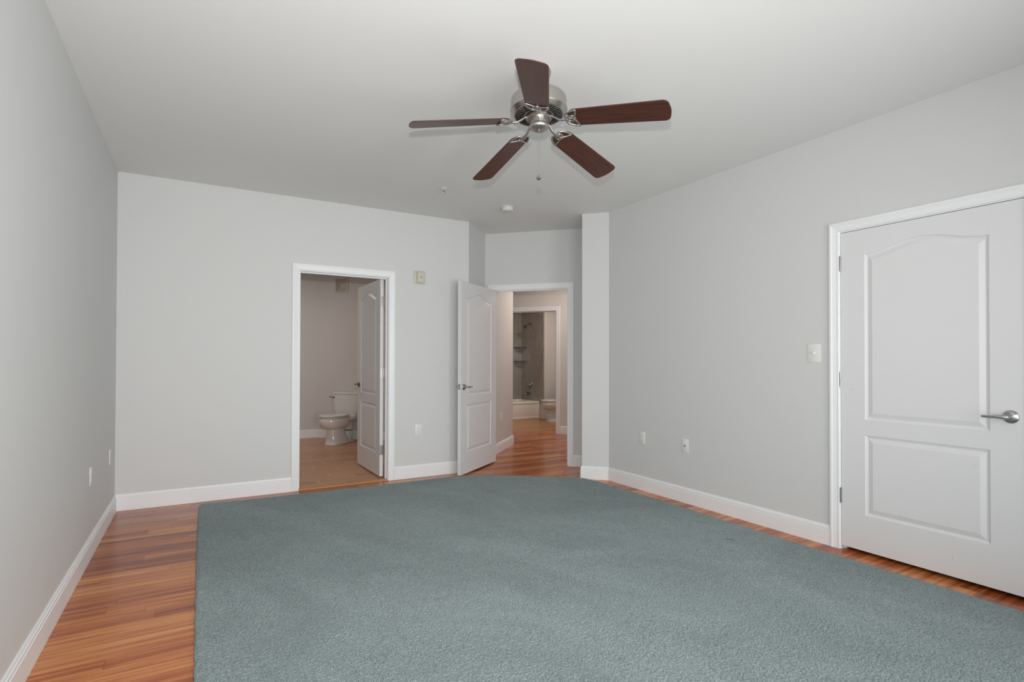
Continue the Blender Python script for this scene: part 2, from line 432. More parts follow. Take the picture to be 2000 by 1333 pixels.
bm = bmesh.new(); prism(bm, [(-1.2, -1.4), (7.6, -1.4), (7.6, 7.0), ED(-1.5, 8.86+.03), ED(-4.9, 8.86+.03), (-1.2, 9.6)], -.1, 0)
f_ = struct(fin('floor', bm, FLOORM), 'glossy orange-brown strip wood floor of the bedroom and hall', 'floor')
bm = bmesh.new(); prism(bm, [(XL, 5.365+.03), (2.45, 5.365+.03), (2.45, 10.465-2.45), (1.605, 8.86), (XL, 8.86)], .0005, .007)
struct(fin('floor_bathroom', bm, TILEM), 'brown wood-look plank tile floor around the toilet beyond the left doorway', 'floor')
bm = bmesh.new(); prism(bm, [ED(-1.0, D_HALL+.03), (6.8, 6.2), (6.8, 10.4), (4.4, 10.4), (4.4, 8.1), ED(-2.42, D_HALL+.03)], -.1, .0012)
struct(fin('floor_shower_room', bm, BATH2M), 'tan plank floor in front of the bathtub beyond the hall', 'floor')
bm = bmesh.new(); prism(bm, [(-1.2, -1.4), (7.6, -1.4), (7.6, 11), (-1.2, 11)], CEIL, CEIL+.1)
struct(fin('ceiling', bm, CEILM), 'flat pale grey-white painted ceiling', 'ceiling')

wall('wall_left', (XL, YF), (XL, 9.0), (1, 0), 'long light grey wall on the left with two low outlet plates')
wall('wall_back', (XL, YB), (2.566, YB), (0, -1), 'light grey back wall with the left doorway in it',
     ops=[(.822-.018-XL, 1.667+.018-XL, 0, 2.055+.018)])
wall('wall_right', (XR, YF), (XR, 4.278), (-1, 0), 'light grey right wall holding the closed door',
     ops=[(1.058-.018-YF, 1.975+.018-YF, 0, 2.06+.018)])
bm = bmesh.new(); prism(bm, [(2.566, YB), ED(EA, D0+WT), ED(EA-WT, D0+WT), (2.516, 5.48), (2.45, 5.48), (2.45, 5.37)], 0, CEIL)
struct(fin('wall_alcove', bm, WALL), 'short angled shaded wall above the open white door', 'wall')
bm = bmesh.new(); prism(bm, [ED(EK, DK), ED(ER, DK), ED(ER+.02, D0+.05), ED(EK, D0+.05)], 0, CEIL)
struct(fin('wall_column', bm, WALL), 'narrow bright wall end between the entry doorway and the right wall', 'wall')
wall('wall_entry', ED(EA, D0), ED(EK+.1, D0), (-q, -q), 'angled light grey wall around the entry doorway',
     ops=[(-1.876-.018-EA, -.978+.018-EA, 0, 2.055+.018)])
wall('wall_front', (XL, YF), (XR, YF), (0, 1), 'light grey front wall with two windows',
     ops=[(.12-XL, 1.38-XL, .3, 2.2), (1.82-XL, 3.08-XL, .3, 2.2)])
# bathroom beyond the left door
wall('wall_bathroom_back', (XL, 8.86), (1.605, 8.86), (0, -1), 'grey far wall of the toilet room at its left', m=HALLW)
wall('wall_bathroom_angle', (1.605, 8.86), (2.6, 10.465-2.6), (-q, -q), 'grey angled wall behind the toilet tank', m=HALLW)
wall('wall_bathroom_right', (2.45, 5.48), (2.45, 8.02), (-1, 0), 'grey right wall of the toilet room behind the open door', m=HALLW)
# hall
bm = bmesh.new(); prism(bm, [ED(E_HL, D0+WT), ED(E_HL, 7.60), ED(-4.6, 7.60), ED(-4.6, 7.53), ED(E_HL-.10, 7.53), ED(E_HL-.10, D0+WT)], 0, CEIL)
struct(fin('wall_hall_left', bm, HALLW), 'warm grey hall wall right of the open door ending in a corner', 'wall')
wall('wall_hall_far', ED(-4.6, D_HALL), ED(-.70, D_HALL), (-q, -q), 'warm grey far hall wall around the shower room doorway', m=HALLW,
     ops=[(-2.40-.018+4.6, -1.589+.018+4.6, 0, 2.04+.018)])
wall('wall_hall_right', ED(-.80, D0+WT), ED(-.80, D_HALL), (-q, q), 'warm grey right wall of the hall', m=HALLW)
wall('wall_hall_end', ED(-4.6, 7.53), ED(-4.6, D_HALL), (q, -q), 'warm grey end wall of the hall', m=HALLW)
# shower room
wall('wall_shower_back', (4.4, 10.26), (6.3, 10.26), (0, -1), 'wall behind the bathtub', m=HALLW)
wall('wall_shower_left', (4.4, 8.3), (4.4, 10.4), (1, 0), 'left wall of the shower room', m=HALLW)
wall('wall_shower_right', (6.7, 6.1), (6.7, 9.5), (-1, 0), 'wall behind the half hidden toilet', m=HALLW)
bm = bmesh.new(); prism(bm, [(6.215, 9.36), (6.82, 9.36), (6.82, 10.38), (6.215, 10.38)], 0, CEIL)
struct(fin('wall_shower_end', bm, HALLW), 'pale wall end beside the marble shower panel', 'wall')
# unseen closet walls behind the closed door, added to keep the gap under it dark
wall('wall_closet_back', (4.5, .7), (4.5, 2.4), (-1, 0), 'unseen back wall of the closet, added to keep the door gap dark'); wall('wall_closet_side', (XR+WT, .7), (4.5, .7), (0, 1), 'unseen near side wall of the closet, added to keep the door gap dark')
wall('wall_closet_end', (XR+WT, 2.4), (4.5, 2.4), (0, -1), 'unseen far side wall of the closet, added to keep the door gap dark')

# baseboards
baseboard('baseboard_left', [(XL, YF), (XL, YB), (.753, YB)], -1, 'white baseboard along the left wall and to the left doorway')
baseboard('baseboard_back', [(1.736, YB), (2.566, YB), ED(EA, D0), ED(-1.945, D0)], -1, 'white baseboard between the left doorway and the open door')
baseboard('baseboard_right', [ED(-.921, D0), ED(EK, D0), ED(EK, DK), ED(ER, DK), (XR, 2.044)], -1, 'white baseboard around the column and along the right wall')
baseboard('baseboard_front', [(XR, .989), (XR, YF), (XL, YF)], -1, 'white baseboard of the front wall')
baseboard('baseboard_bathroom', [(XL, 8.86), (1.605, 8.86), (2.45, 8.015), (2.45, 5.48)], -1, 'white baseboard behind the toilet')
baseboard('baseboard_hall_left', [ED(-4.6, 7.60), ED(E_HL, 7.60), ED(E_HL, D0+WT+.02)], 1, 'white baseboard wrapping the hall corner', m=TRIM)
baseboard('baseboard_hall_far', [ED(-1.52, D_HALL), ED(-.80, D_HALL)], -1, 'white baseboard right of the far hall doorway')

# door frames
door_frame('trim_1', (0, YB), (1, 0), (0, -1), .822, 1.667, 2.055, 'white casing around the left doorway to the toilet room', (.045, .078))
door_frame('trim_2', ED(0, D0), (q, -q), (-q, -q), -1.876, -.978, 2.055, 'white casing around the angled entry doorway', (.037, .07))
door_frame('trim_3', (XR, 0), (0, 1), (-1, 0), 1.058, 1.975, 2.06, 'white casing around the closed right door', (.037, .07))
door_frame('trim_4', ED(0, D_HALL), (q, -q), (-q, -q), -2.40, -1.589, 2.04, 'white casing of the shower room doorway across the hall', (.037, .07))
# windows behind the camera
for i, (a, b) in enumerate(((.12, 1.38), (1.82, 3.08))):
    bm = bmesh.new()
    for (p, r) in (((a, YF-.09, .3), (a+.05, YF-.03, 2.2)), ((b-.05, YF-.09, .3), (b, YF-.03, 2.2)), ((a+.05, YF-.09, .3), (b-.05, YF-.03, .35)), ((a+.05, YF-.09, 2.15), (b-.05, YF-.03, 2.2)), ((a+.05, YF-.08, 1.38), (b-.05, YF-.04, 1.42))): box(bm, p, r)
    casing_mesh(bm, (0, YF), (1, 0), (0, 1), a, b, 2.2)
    struct(fin('window_%d' % (i+1), bm, TRIM), ['white framed window at the left of the front wall', 'white framed window at the right of the front wall'][i], 'window')

# ------------------------------------------------------------------ door 3: closed, right wall
d = leaf('door_3', .910, 2.03); d.location = (XR, 1.972, .026); d.rotation_euler = (0, 0, -PI/2)
# local x -> world -Y, local y(face A at 0, outward -y) -> world -X
struct(d, 'closed white two-panel door with a lever handle in the right wall', 'door')
lever(d, .852, .910, 0, -1, -1)
for z in (.324, 1.076, 1.832): hinge(d, -.0005, -.0045, z)
sc_, n__, b__ = new_mat('scuffed_white_door_paint'); g_ = G(n__)      # scuffs low on this door
X_, Y_, Z_ = g_.sep(g_.obj()); nz_ = g_.noise(g_.obj(), 90, 3)
c_ = g_.mix(nz_, (.735, .74, .75, 1), (.75, .755, .765, 1))
for (x, z, rx, rz, am) in ((.652, .633, .0035, .0025, .75), (.575, .290, .0025, .0020, .75), (.597, .105, .0018, .022, .45), (.060, 1.012, .012, .003, .35), (.585, .590, .014, .0022, .25), (.700, .630, .016, .012, .10)):
    dd = g_.m('SQRT', g_.m('ADD', g_.m('POWER', g_.m('DIVIDE', g_.m('SUBTRACT', X_, x), rx), 2), g_.m('POWER', g_.m('DIVIDE', g_.m('SUBTRACT', Z_, z), rz), 2)))
    c_ = g_.mix(g_.m('MULTIPLY', g_.m('SUBTRACT', 1, g_.m('MINIMUM', dd, 1)), am*1.3), c_, (.22, .21, .20, 1))
n__.links.new(c_, b__.inputs['Base Color']); b__.inputs['Roughness'].default_value = .42
d.data.materials[0] = sc_
# door 2: entry, open into the room
th = math.radians(-45-97.8)
px, py = ED(-1.873, D0-.004)
d2 = leaf('door_2', .892, 2.036, rise=.062, pw=1.0); d2.location = (px, py, .017); d2.rotation_euler = (0, 0, th)
struct(d2, 'open white two-panel door swung against the back wall beside the entry doorway', 'door')
lever(d2, .830, .922, .035, 1, -1); lever(d2, .830, .922, 0, -1, -1)
for z in (.324, 1.076, 1.832): hinge(d2, 0, 0-.004, z)
bm = bmesh.new(); rbox(bm, (.892, .0055, .895), (.8935, .0295, .951), .0006, 1); rbox(bm, (.8935, .011, .914), (.901, .024, .931), .002, 2)
fin('latch_plate', bm, STEEL, d2)
bm = bmesh.new(); box(bm, (.8915, .012, .11), (.8925, .018, .116)); fin('nail_hole', bm, SLOT, d2)
# door 1: bathroom, open away
d1 = leaf('door_1', .840, 2.03, rise=.068, pw=.95); d1.location = (1.654, 5.484, .024)
d1.rotation_euler = (0, 0, math.radians(91.0))
struct(d1, 'open white two-panel door swung into the toilet room', 'door')
lever(d1, .778, .915, .035, 1, -1, CHROME)
for z in (.27, 1.06, 1.80): hinge(d1, -.004, -.002, z, plate=((-.0022, .001, z-.050), (.0005, .034, z+.050)))
bm = bmesh.new()
pj = ED(-.978, 0)
o_ = Vector(ED(-.9785, D0+.012)); u_ = Vector((q, -q)); n_ = Vector((q, q))
Pp = [o_-u_*.0006, o_+n_*.03-u_*.0006, o_+n_*.03+u_*.001, o_+u_*.001]
prism(bm, [(p.x, p.y) for p in Pp], .915, .975)
sp = fin('strike_plate', bm, STEEL); sp.parent = bpy.data.objects['trim_2']
# threshold
bm = bmesh.new()
prof = [(0, .001), (.004, .008), (.02, .012), (.05, .0135), (.068, .013), (.085, .0075), (.085, .001)]
R_ = []
for x in (.822+.0005, 1.667-.0005): R_.append([bm.verts.new((x, YB-.012+o, z)) for o, z in prof])
for i in range(len(prof)): j = (i+1) % len(prof); bm.faces.new((R_[0][i], R_[0][j], R_[1][j], R_[1][i]))
bm.faces.new(R_[0]); bm.faces.new(R_[1][::-1])
THR = planks('threshold_oak', .4, 3, [(0, (.42, .18, .07)), (1, (.60, .30, .13))], (.5, .2, .1), .0001, .3, .5)
struct(fin('trim_5', bm, THR), 'orange wood threshold strip under the left doorway', 'threshold')

# ------------------------------------------------------------------ rug
rug_pts = [(-.008, -.68), (-.006, 1.6), (-.004, 3.0), (.004, 4.4), (.010, 5.02), (.018, 5.17), (.035, 5.215), (.10, 5.205), (.6, 5.17), (1.2, 5.16), (1.8, 5.15), (2.25, 5.155),
           (2.47, 5.13), (2.60, 5.06), (2.85, 4.91), (3.09, 4.73), (3.36, 4.51), (3.43, 4.42), (3.455, 4.25), (3.465, 4.0), (3.47, 3.3), (3.45, 2.4), (3.447, 1.9), (3.46, 1.3), (3.458, .9), (3.45, -.68)]
def rug():
    pts = [Vector((x, y)) for x, y in rug_pts]; P = []
    N = len(pts)
    for i in range(N):
        a, b = pts[i], pts[(i+1) % N]; k = max(1, int((b-a).length/.02))
        nn = Vector(((b-a).y, -(b-a).x)).normalized()
        for s in range(k): P.append(a.lerp(b, s/k)+nn*random.uniform(-.002, .002))
    c = Vector((1.7, 2.3))
    def ring(d, z):
        o = []
        for i in range(len(P)):
            t = (P[(i+2) % len(P)]-P[i-2]).normalized(); nn = Vector((t.y, -t.x))
            if nn.dot(P[i]-c) < 0: nn = -nn
            o.append(bm.verts.new((*(P[i]-nn*d), z+random.uniform(-.0008, .0008)*(z > .002))))
        return o
    bm = bmesh.new(); R = [ring(.006, .0005), ring(.0, .005), ring(.001, .0105), ring(.005, .0135), ring(.012, .0145)]
    for a, b in zip(R, R[1:]):
        n = len(a)
        for k in range(n): j = (k+1) % n; bm.faces.new((a[k], a[j], b[j], b[k]))
    bm.faces.new(R[0][::-1]); bm.faces.new(R[-1])
    bmesh.ops.recalc_face_normals(bm, faces=bm.faces)
    me0 = bpy.data.meshes.new('t'); bm.to_mesh(me0); bm.free()
    # the cut pile: a fine height field of yarn tufts over the visible part
    stp = .0033; x0, x1, y0, y1 = -.02, 3.49, .25, 5.23
    nx = int((x1-x0)/stp); ny = int((y1-y0)/stp)
    gx, gy = np.meshgrid(x0+np.arange(nx)*stp, y0+np.arange(ny)*stp, indexing='ij')
    rs = np.random.RandomState(3)
    gx = gx+rs.uniform(-.0009, .0009, gx.shape); gy = gy+rs.uniform(-.0009, .0009, gy.shape)
    poly = np.array([tuple(p) for p in pts])
    dist = np.full(gx.shape, 9.0); inside = np.zeros(gx.shape, bool)
    for k in range(N):
        (ax, ay), (bx, by) = poly[k], poly[(k+1) % N]; vx, vy = bx-ax, by-ay
        t = np.clip(((gx-ax)*vx+(gy-ay)*vy)/(vx*vx+vy*vy), 0, 1)
        dist = np.minimum(dist, np.hypot(gx-ax-t*vx, gy-ay-t*vy))
        c_ = ((ay > gy) != (by > gy)) & (gx < (bx-ax)*(gy-ay)/((by-ay) or 1e-9)+ax); inside ^= c_
    def vnoise(sc, seed):
        r_ = np.random.RandomState(seed); n_ = 1024; T = r_.rand(n_, n_)
        u, v = gx*sc+77, gy*sc+77; iu, iv = np.floor(u).astype(int), np.floor(v).astype(int); fu, fv = u-iu, v-iv
        fu, fv = fu*fu*(3-2*fu), fv*fv*(3-2*fv); g_ = lambda a, b: T[a % n_, b % n_]
        return (g_(iu, iv)*(1-fu)+g_(iu+1, iv)*fu)*(1-fv)+(g_(iu, iv+1)*(1-fu)+g_(iu+1, iv+1)*fu)*fv
    h1 = vnoise(240, 1); h2 = vnoise(290, 2); h3 = vnoise(120, 5); h4 = vnoise(6, 4)
    hh = (.50*h1+.25*h2+.25*h3); hh = 1-np.clip((.62-hh)/.34, 0, 1)**1.2
    z = .0135+.0042*hh+.002*(h4-.5)
    fall = np.clip(dist/.016, 0, 1); z = .004+(z-.004)*np.sqrt(1-(1-fall)**2)
    keep = inside & (dist > .0022)
    idx = -np.ones(gx.shape, int); idx[keep] = np.arange(keep.sum())
    co = np.stack([gx[keep], gy[keep], z[keep]], 1).astype(np.float32)
    qd = np.stack([idx[:-1, :-1], idx[1:, :-1], idx[1:, 1:], idx[:-1, 1:]], -1).reshape(-1, 4); qd = qd[(qd >= 0).all(1)]
    n0 = len(me0.vertices); c0_ = np.zeros(n0*3, np.float32); me0.vertices.foreach_get('co', c0_)
    l0 = np.zeros(len(me0.loops), np.int32); me0.loops.foreach_get('vertex_index', l0)
    s0 = np.zeros(len(me0.polygons), np.int32); me0.polygons.foreach_get('loop_start', s0)
    me = bpy.data.meshes.new('area_rug'); me.vertices.add(n0+len(co)); me.vertices.foreach_set('co', np.concatenate([c0_, co.ravel()]))
    L = np.concatenate([l0, (qd+n0).ravel()]).astype(np.int32); me.loops.add(len(L)); me.loops.foreach_set('vertex_index', L)
    st_ = np.concatenate([s0, len(l0)+4*np.arange(len(qd))]).astype(np.int32); me.polygons.add(len(st_)); me.polygons.foreach_set('loop_start', st_)
    me.update(calc_edges=True); me.validate()
    me.polygons.foreach_set('use_smooth', np.ones(len(me.polygons), bool))
    bpy.data.meshes.remove(me0)
    return link('area_rug', me, RUG)
tag(rug(), 'large grey-green cut carpet lying over the wood floor', 'rug')

# ------------------------------------------------------------------ ceiling fan
FX, FY = 1.532, 2.370
fan = empty('ceiling_fan', (FX, FY, CEIL))
fan.rotation_euler = (-.050, .015, 0)     # hangs a touch out of level
tag(fan, 'brushed nickel ceiling fan with five mahogany blades and a pull chain', 'ceiling fan')
def fz(z): return z-CEIL
bm = bmesh.new(); lathe(bm, [(0, .004), (.066, .004), (.068, -.010), (.062, -.03), (.045, -.045), (.016, -.050), (0, -.050)], 40); fin('canopy', bm, NICKEL, fan, smooth=40)
bm = bmesh.new(); lathe(bm, [(0, -.045), (.013, -.045), (.013, fz(2.610)), (0, fz(2.610))], 20); fin('downrod', bm, NICKEL, fan, smooth=40)
bm = bmesh.new(); lathe(bm, [(0, fz(2.622)), (.022, fz(2.622)), (.030, fz(2.606)), (.110, fz(2.602)), (.136, fz(2.595)), (.144, fz(2.584)), (.1455, fz(2.570)), (.1455, fz(2.532)), (.149, fz(2.529)), (.149, fz(2.520)), (.146, fz(2.516)), (.128, fz(2.500)), (.074, fz(2.494)), (.070, fz(2.504)), (0, fz(2.504))], 72)
hs = fin('motor_housing', bm, NICKEL, fan, smooth=30)
bm = bmesh.new()
for k in range(44):
    a = 2*PI*k/44; M = Matrix.Rotation(a, 4, 'Z') @ Matrix.Translation((.101, 0, fz(2.4966))) @ Matrix.Rotation(-math.radians(6.4), 4, 'Y')
    box(bm, (-.022, -.0030, -.0008), (.022, .0030, .0012), M)
fin('cooling_slots', bm, DARK, hs)
bm = bmesh.new(); lathe(bm, [(0, fz(2.503)), (.064, fz(2.503)), (.066, fz(2.497)), (.066, fz(2.480)), (.062, fz(2.476)), (0, fz(2.476))], 48); fin('flywheel', bm, NICKEL, fan, smooth=40)
bm = bmesh.new(); lathe(bm, [(0, fz(2.480)), (.045, fz(2.480)), (.045, fz(2.452)), (.0495, fz(2.447)), (.050, fz(2.438)), (.047, fz(2.430)), (.039, fz(2.425)), (0, fz(2.423))], 48); sh = fin('switch_housing', bm, NICKEL, fan, smooth=40)
bm = bmesh.new(); lathe(bm, [(0, 0), (.005, -.0005), (.004, -.004), (0, -.006)], 16, Matrix.Translation((0, 0, fz(2.4235)))); fin('cap_screw', bm, STEEL, sh, smooth=40)
# the chain hangs plumb even though the fan leans
pc_ = empty('pull_chain', (0, 0, 0)); pc_.parent = fan
bm = bmesh.new(); tl = Vector((-.015, -.05, 0)); c0 = Vector((0, 0, fz(2.420)))
pe = c0+Vector((tl.x*.25*-1, tl.y*.25*-1, -.25))*1.0
tube(bm, [c0, pe], .0011, n=6)
bpy.data.objects.remove(pc_); pc_ = fin('pull_chain', bm, NICKEL, fan)
bm = bmesh.new(); lathe(bm, [(0, .018), (.004, .016), (.005, .010), (.013, .004), (.014, -.002), (.009, -.008), (0, -.010)], 24, Matrix.Translation(pe)); fin('chain_pull', bm, NICKEL, pc_, smooth=40)

def blade_mesh():
    bm = bmesh.new(); r0, r1 = .158, .671; out = []
    wr, wt = .060, .071
    def arc(cx, cy, rx, ry, a0, a1, n):
        for k in range(n+1):
            a = math.radians(a0+(a1-a0)*k/n); out.append((cx+rx*math.cos(a), cy+ry*math.sin(a)))
    arc(r1-.035, wt-.034, .030, .034, 90, 20, 8)
    for k in range(1, 8):
        t = k/8; y = (wt-.03)*(1-2*t); out.append((r1-.0055+.0055*math.cos((y/(wt-.03))*PI/2), y))
    arc(r1-.035, -(wt-.034), .030, .034, -20, -90, 8)
    arc(r0+.050, -(wr-.045), .050, .045, -90, -160, 8)
    arc(r0+.050, (wr-.045), .050, .045, 160, 90, 8)
    th_ = .0055
    a = [bm.verts.new((x, y, -th_/2)) for x, y in out]; b = [bm.verts.new((x, y, th_/2)) for x, y in out]
    bm.faces.new(a); bm.faces.new(b[::-1]); n = len(out)
    for k in range(n): j = (k+1) % n; bm.faces.new((a[k], b[k], b[j], a[j]))
    bmesh.ops.recalc_face_normals(bm, faces=bm.faces)
    ed = [e for e in bm.edges if abs(e.verts[0].co.z-e.verts[1].co.z) < 1e-5]
    bmesh.ops.bevel(bm, geom=ed, offset=.0012, segments=1, affect='EDGES')
    me = bpy.data.meshes.new('fan_blade'); bm.to_mesh(me); bm.free(); me.materials.append(BLADE); return me
def iron_mesh():
    bm = bmesh.new(); z = -.0068
    tip = .245
    for s in (1, -1):
        ca, sa = math.cos(math.radians(43)), s*math.sin(math.radians(43)); pts = []; L_ = .084; n_ = 16
        prof = lambda t: .0245*math.sin(PI*t**.72)**.85*(1-.25*t)
        seq = [(k/n_, 1) for k in range(n_+1)]+[(k/n_, -1) for k in range(n_-1, 0, -1)]
        for t, sd in seq:
            a_, b_ = L_*t, sd*prof(t)
            pts.append((.150+a_*ca-b_*sa*1.0, a_*sa+b_*ca, z))
        tube(bm, pts, .0052, True, 10, .7)
    tube(bm, [(.176+.0225*math.cos(a), .0185*math.sin(a), z+.0008) for a in [2*PI*k/28 for k in range(28)]], .0050, True, 10, .7)
    return bm
BM_ME = blade_mesh()
ib = iron_mesh(); bmesh.ops.recalc_face_normals(ib, faces=ib.faces); IM_ME = bpy.data.meshes.new('trefoil'); ib.to_mesh(IM_ME); ib.free(); IM_ME.materials.append(NICKEL)
for p in IM_ME.polygons: p.use_smooth = True
ab = bmesh.new()
BZ = 2.450; DROOP = math.atan(.065/.47)
arm = catmull([(.052, 0, fz(2.484)), (.072, 0, fz(2.482)), (.095, 0, fz(2.466)), (.120, 0, fz(2.450)), (.140, 0, fz(2.447)), (.158, 0, fz(BZ-.004))], 5, False)
tube(ab, [(p.x, p.y, p.z) for p in arm], [.0075]*8+[.0085]*8+[.0068]*(len(arm)-16), n=12, flat=.62)
bmesh.ops.recalc_face_normals(ab, faces=ab.faces); AM_ME = bpy.data.meshes.new('blade_arm'); ab.to_mesh(AM_ME); ab.free(); AM_ME.materials.append(NICKEL)
for p in AM_ME.polygons: p.use_smooth = True
PHI = -.938; PITCH = math.radians(-13.5)
for k in range(5):
    a = PHI+2*PI*k/5
    bl = bpy.data.objects.new('fan_blade', BM_ME); COL.objects.link(bl); bl.parent = fan
    bl.matrix_local = Matrix.Rotation(a, 4, 'Z') @ Matrix.Translation((.19, 0, fz(BZ))) @ Matrix.Rotation(DROOP, 4, 'Y') @ Matrix.Translation((-.19, 0, 0)) @ Matrix.Rotation(PITCH, 4, 'X')
    ir = bpy.data.objects.new('blade_bracket', IM_ME); COL.objects.link(ir); ir.parent = bl
    am = bpy.data.objects.new('blade_arm', AM_ME); COL.objects.link(am); am.parent = fan
    am.matrix_local = Matrix.Rotation(a, 4, 'Z')

# ------------------------------------------------------------------ ceiling devices
sm = empty('smoke_detector', (2.640, 4.640, CEIL)); tag(sm, 'round white smoke detector on the ceiling near the entry', 'smoke detector')
bm = bmesh.new(); lathe(bm, [(0, 0), (.066, 0), (.067, -.006), (.058, -.010), (0, -.010)], 40); fin('base_ring', bm, DETM, sm, smooth=40)
bm = bmesh.new(); lathe(bm, [(0, -.010), (.055, -.010), (.056, -.028), (.050, -.040), (.044, -.043), (0, -.044)], 40); fin('cover', bm, DETM, sm, smooth=40)
spk = empty('sprinkler_head', (1.872, 4.425, CEIL)); tag(spk, 'small white pendent fire sprinkler on the ceiling left of the smoke detector', 'sprinkler')
bm = bmesh.new(); lathe(bm, [(0, 0), (.036, 0), (.036, -.003), (.014, -.010), (.012, -.014), (0, -.014)], 32); fin('escutcheon', bm, DETM, spk, smooth=40)
bm = bmesh.new(); lathe(bm, [(0, -.014), (.009, -.014), (.009, -.024), (0, -.024)], 16)
for s in (1, -1): tube(bm, [(s*.006, 0, -.022), (s*.012, 0, -.034), (s*.003, 0, -.050)], .0025, n=8)
lathe(bm, [(0, -.024), (.0025, -.024), (.0025, -.048), (0, -.048)], 10)
fin('sprinkler_frame', bm, STEEL, spk, smooth=40)
bm = bmesh.new(); lathe(bm, [(0, -.048), (.017, -.050), (.017, -.052), (0, -.052)], 24); fin('deflector', bm, DETM, spk, smooth=40)

# ------------------------------------------------------------------ wall devices (local: x along wall, -y out of wall, z up)
def place(o, x, y, z, rz): o.location = (x, y, z); o.rotation_euler = (0, 0, rz)
def plate(name, w_, h, label, cat, group=None):
    r = empty(name, (0, 0, 0)); tag(r, label, cat, group)
    bm = bmesh.new(); rbox(bm, (-w_/2, -.0045, -h/2), (w_/2, 0, h/2), .002, 2); fin('cover_plate', bm, PLATE, r, smooth=30)
    return r
def outlet(label):
    r = plate('wall_outlet', .070, .115, label, 'outlet', 'wall outlets')
    for s in (1, -1):
        bm = bmesh.new(); M = Matrix.Translation((0, -.0045, s*.0195)) @ Matrix.Rotation(PI/2, 4, 'X')
        lathe(bm, [(0, -.001), (.0165, -.001), (.0165, .0018), (0, .0018)], 28, M)
        f = fin('receptacle', bm, PLATE, r, smooth=30)
        bm = bmesh.new()
        for x in (-.006, .006): box(bm, (x-.0011, -.0067, s*.0195-.002), (x+.0011, -.0060, s*.0195+.007))
        lathe(bm, [(0, 0), (.0024, 0), (.0024, .0004), (0, .0004)], 12, Matrix.Translation((0, -.0062, s*.0195-.008)) @ Matrix.Rotation(PI/2, 4, 'X'))
        fin('slots', bm, SLOT, f)
    return r
WL, WBk, WR = PI/2, 0.0, -PI/2     # rotation so that local -y points into the room
place(outlet('white outlet low on the back wall right of the left doorway'), 1.990, YB, .492, WBk)
place(outlet('white outlet on the left wall, the one nearer the camera'), XL, 4.213, .498, WL)
place(outlet('white outlet on the left wall nearer the back corner'), XL, 5.055, .484, WL)
place(outlet('white outlet low on the right wall, nearer the column'), XR, 3.795, .490, WR)
r = plate('cable_outlet', .070, .115, 'white cable jack plate low on the right wall, nearer the closed door', 'cable outlet')
bm = bmesh.new(); lathe(bm, [(0, 0), (.0048, 0), (.0048, .007), (0, .007)], 16, Matrix.Translation((0, -.0045, 0)) @ Matrix.Rotation(PI/2, 4, 'X')); fin('coax_jack', bm, DARK, r, smooth=30)
place(r, XR, 3.278, .488, WR)
r = plate('light_switch', .090, .125, 'white dimmer switch plate on the right wall beside the closed door', 'light switch')
bm = bmesh.new(); lathe(bm, [(0, 0), (.011, 0), (.011, .004), (.006, .006), (0, .006)], 24, Matrix.Translation((0, -.0045, .002)) @ Matrix.Rotation(PI/2, 4, 'X')); k_ = fin('dimmer_base', bm, PLATE, r, smooth=30)
bm = bmesh.new(); rbox(bm, (-.004, -.020, -.003), (.004, -.008, .011), .0015, 2, Matrix.Rotation(.3, 4, 'X')); fin('toggle', bm, PLATE, r, smooth=30)
place(r, XR, 2.150, 1.274, WR)
r = plate('hall_switch_plate', .070, .115, 'white plate on the hall wall seen just right of the open door', 'wall plate')
place(r, *ED(E_HL, 6.99), .456, math.radians(45+0))
r.rotation_euler = (0, 0, math.radians(45))
# chime / alarm sounder
r = empty('alarm_sounder', (0, 0, 0)); tag(r, 'beige square alarm sounder high on the back wall right of the left doorway', 'alarm sounder')
bm = bmesh.new(); rbox(bm, (-.062, -.012, -.068), (.062, 0, .068), .006, 2); fin('back_plate', bm, BEIGE, r, smooth=30)
bm = bmesh.new(); rbox(bm, (-.034, -.042, -.058), (.044, -.010, .058), .008, 3); g2 = fin('housing', bm, BEIGE, r, smooth=30)
bm = bmesh.new(); lathe(bm, [(0, 0), (.008, 0), (.006, .003), (0, .003)], 20, Matrix.Translation((.005, -.042, 0)) @ Matrix.Rotation(PI/2, 4, 'X')); fin('sound_port', bm, SLOT, g2, smooth=30)
place(r, 1.995, YB, 2.082, 0)
# vent in the toilet room
r = empty('exhaust_vent', (0, 0, 0)); tag(r, 'square cream vent grille high on the wall above the toilet', 'vent')
bm = bmesh.new(); W_ = .116
for (a, b) in (((-W_, -.014, -W_), (-W_+.022, 0, W_)), ((W_-.022, -.014, -W_), (W_, 0, W_)), ((-W_+.022, -.014, -W_), (W_-.022, 0, -W_+.022)), ((-W_+.022, -.014, W_-.022), (W_-.022, 0, W_))): box(bm, a, b)
fin('vent_frame', bm, VENTM, r)
bm = bmesh.new(); box(bm, (-.094, -.001, -.094), (.094, 0, .094)); fin('vent_backing', bm, BEIGE, r)
bm = bmesh.new()
for k in range(5):
    s = .094-.018*k; i = s-.011
    A = [bm.verts.new((x*s, -.003, z*s)) for x, z in ((-1, -1), (1, -1), (1, 1), (-1, 1))]
    B = [bm.verts.new((x*i, -.012, z*i)) for x, z in ((-1, -1), (1, -1), (1, 1), (-1, 1))]
    for n in range(4): bm.faces.new((A[n], A[(n+1) % 4], B[(n+1) % 4], B[n]))
box(bm, (-.016, -.013, -.016), (.016, -.002, .016))
fin('vent_louvres', bm, VENTM, r)
p_ = ED(-4.687, 7.398); place(r, p_[0], p_[1], 2.372, math.radians(-45))

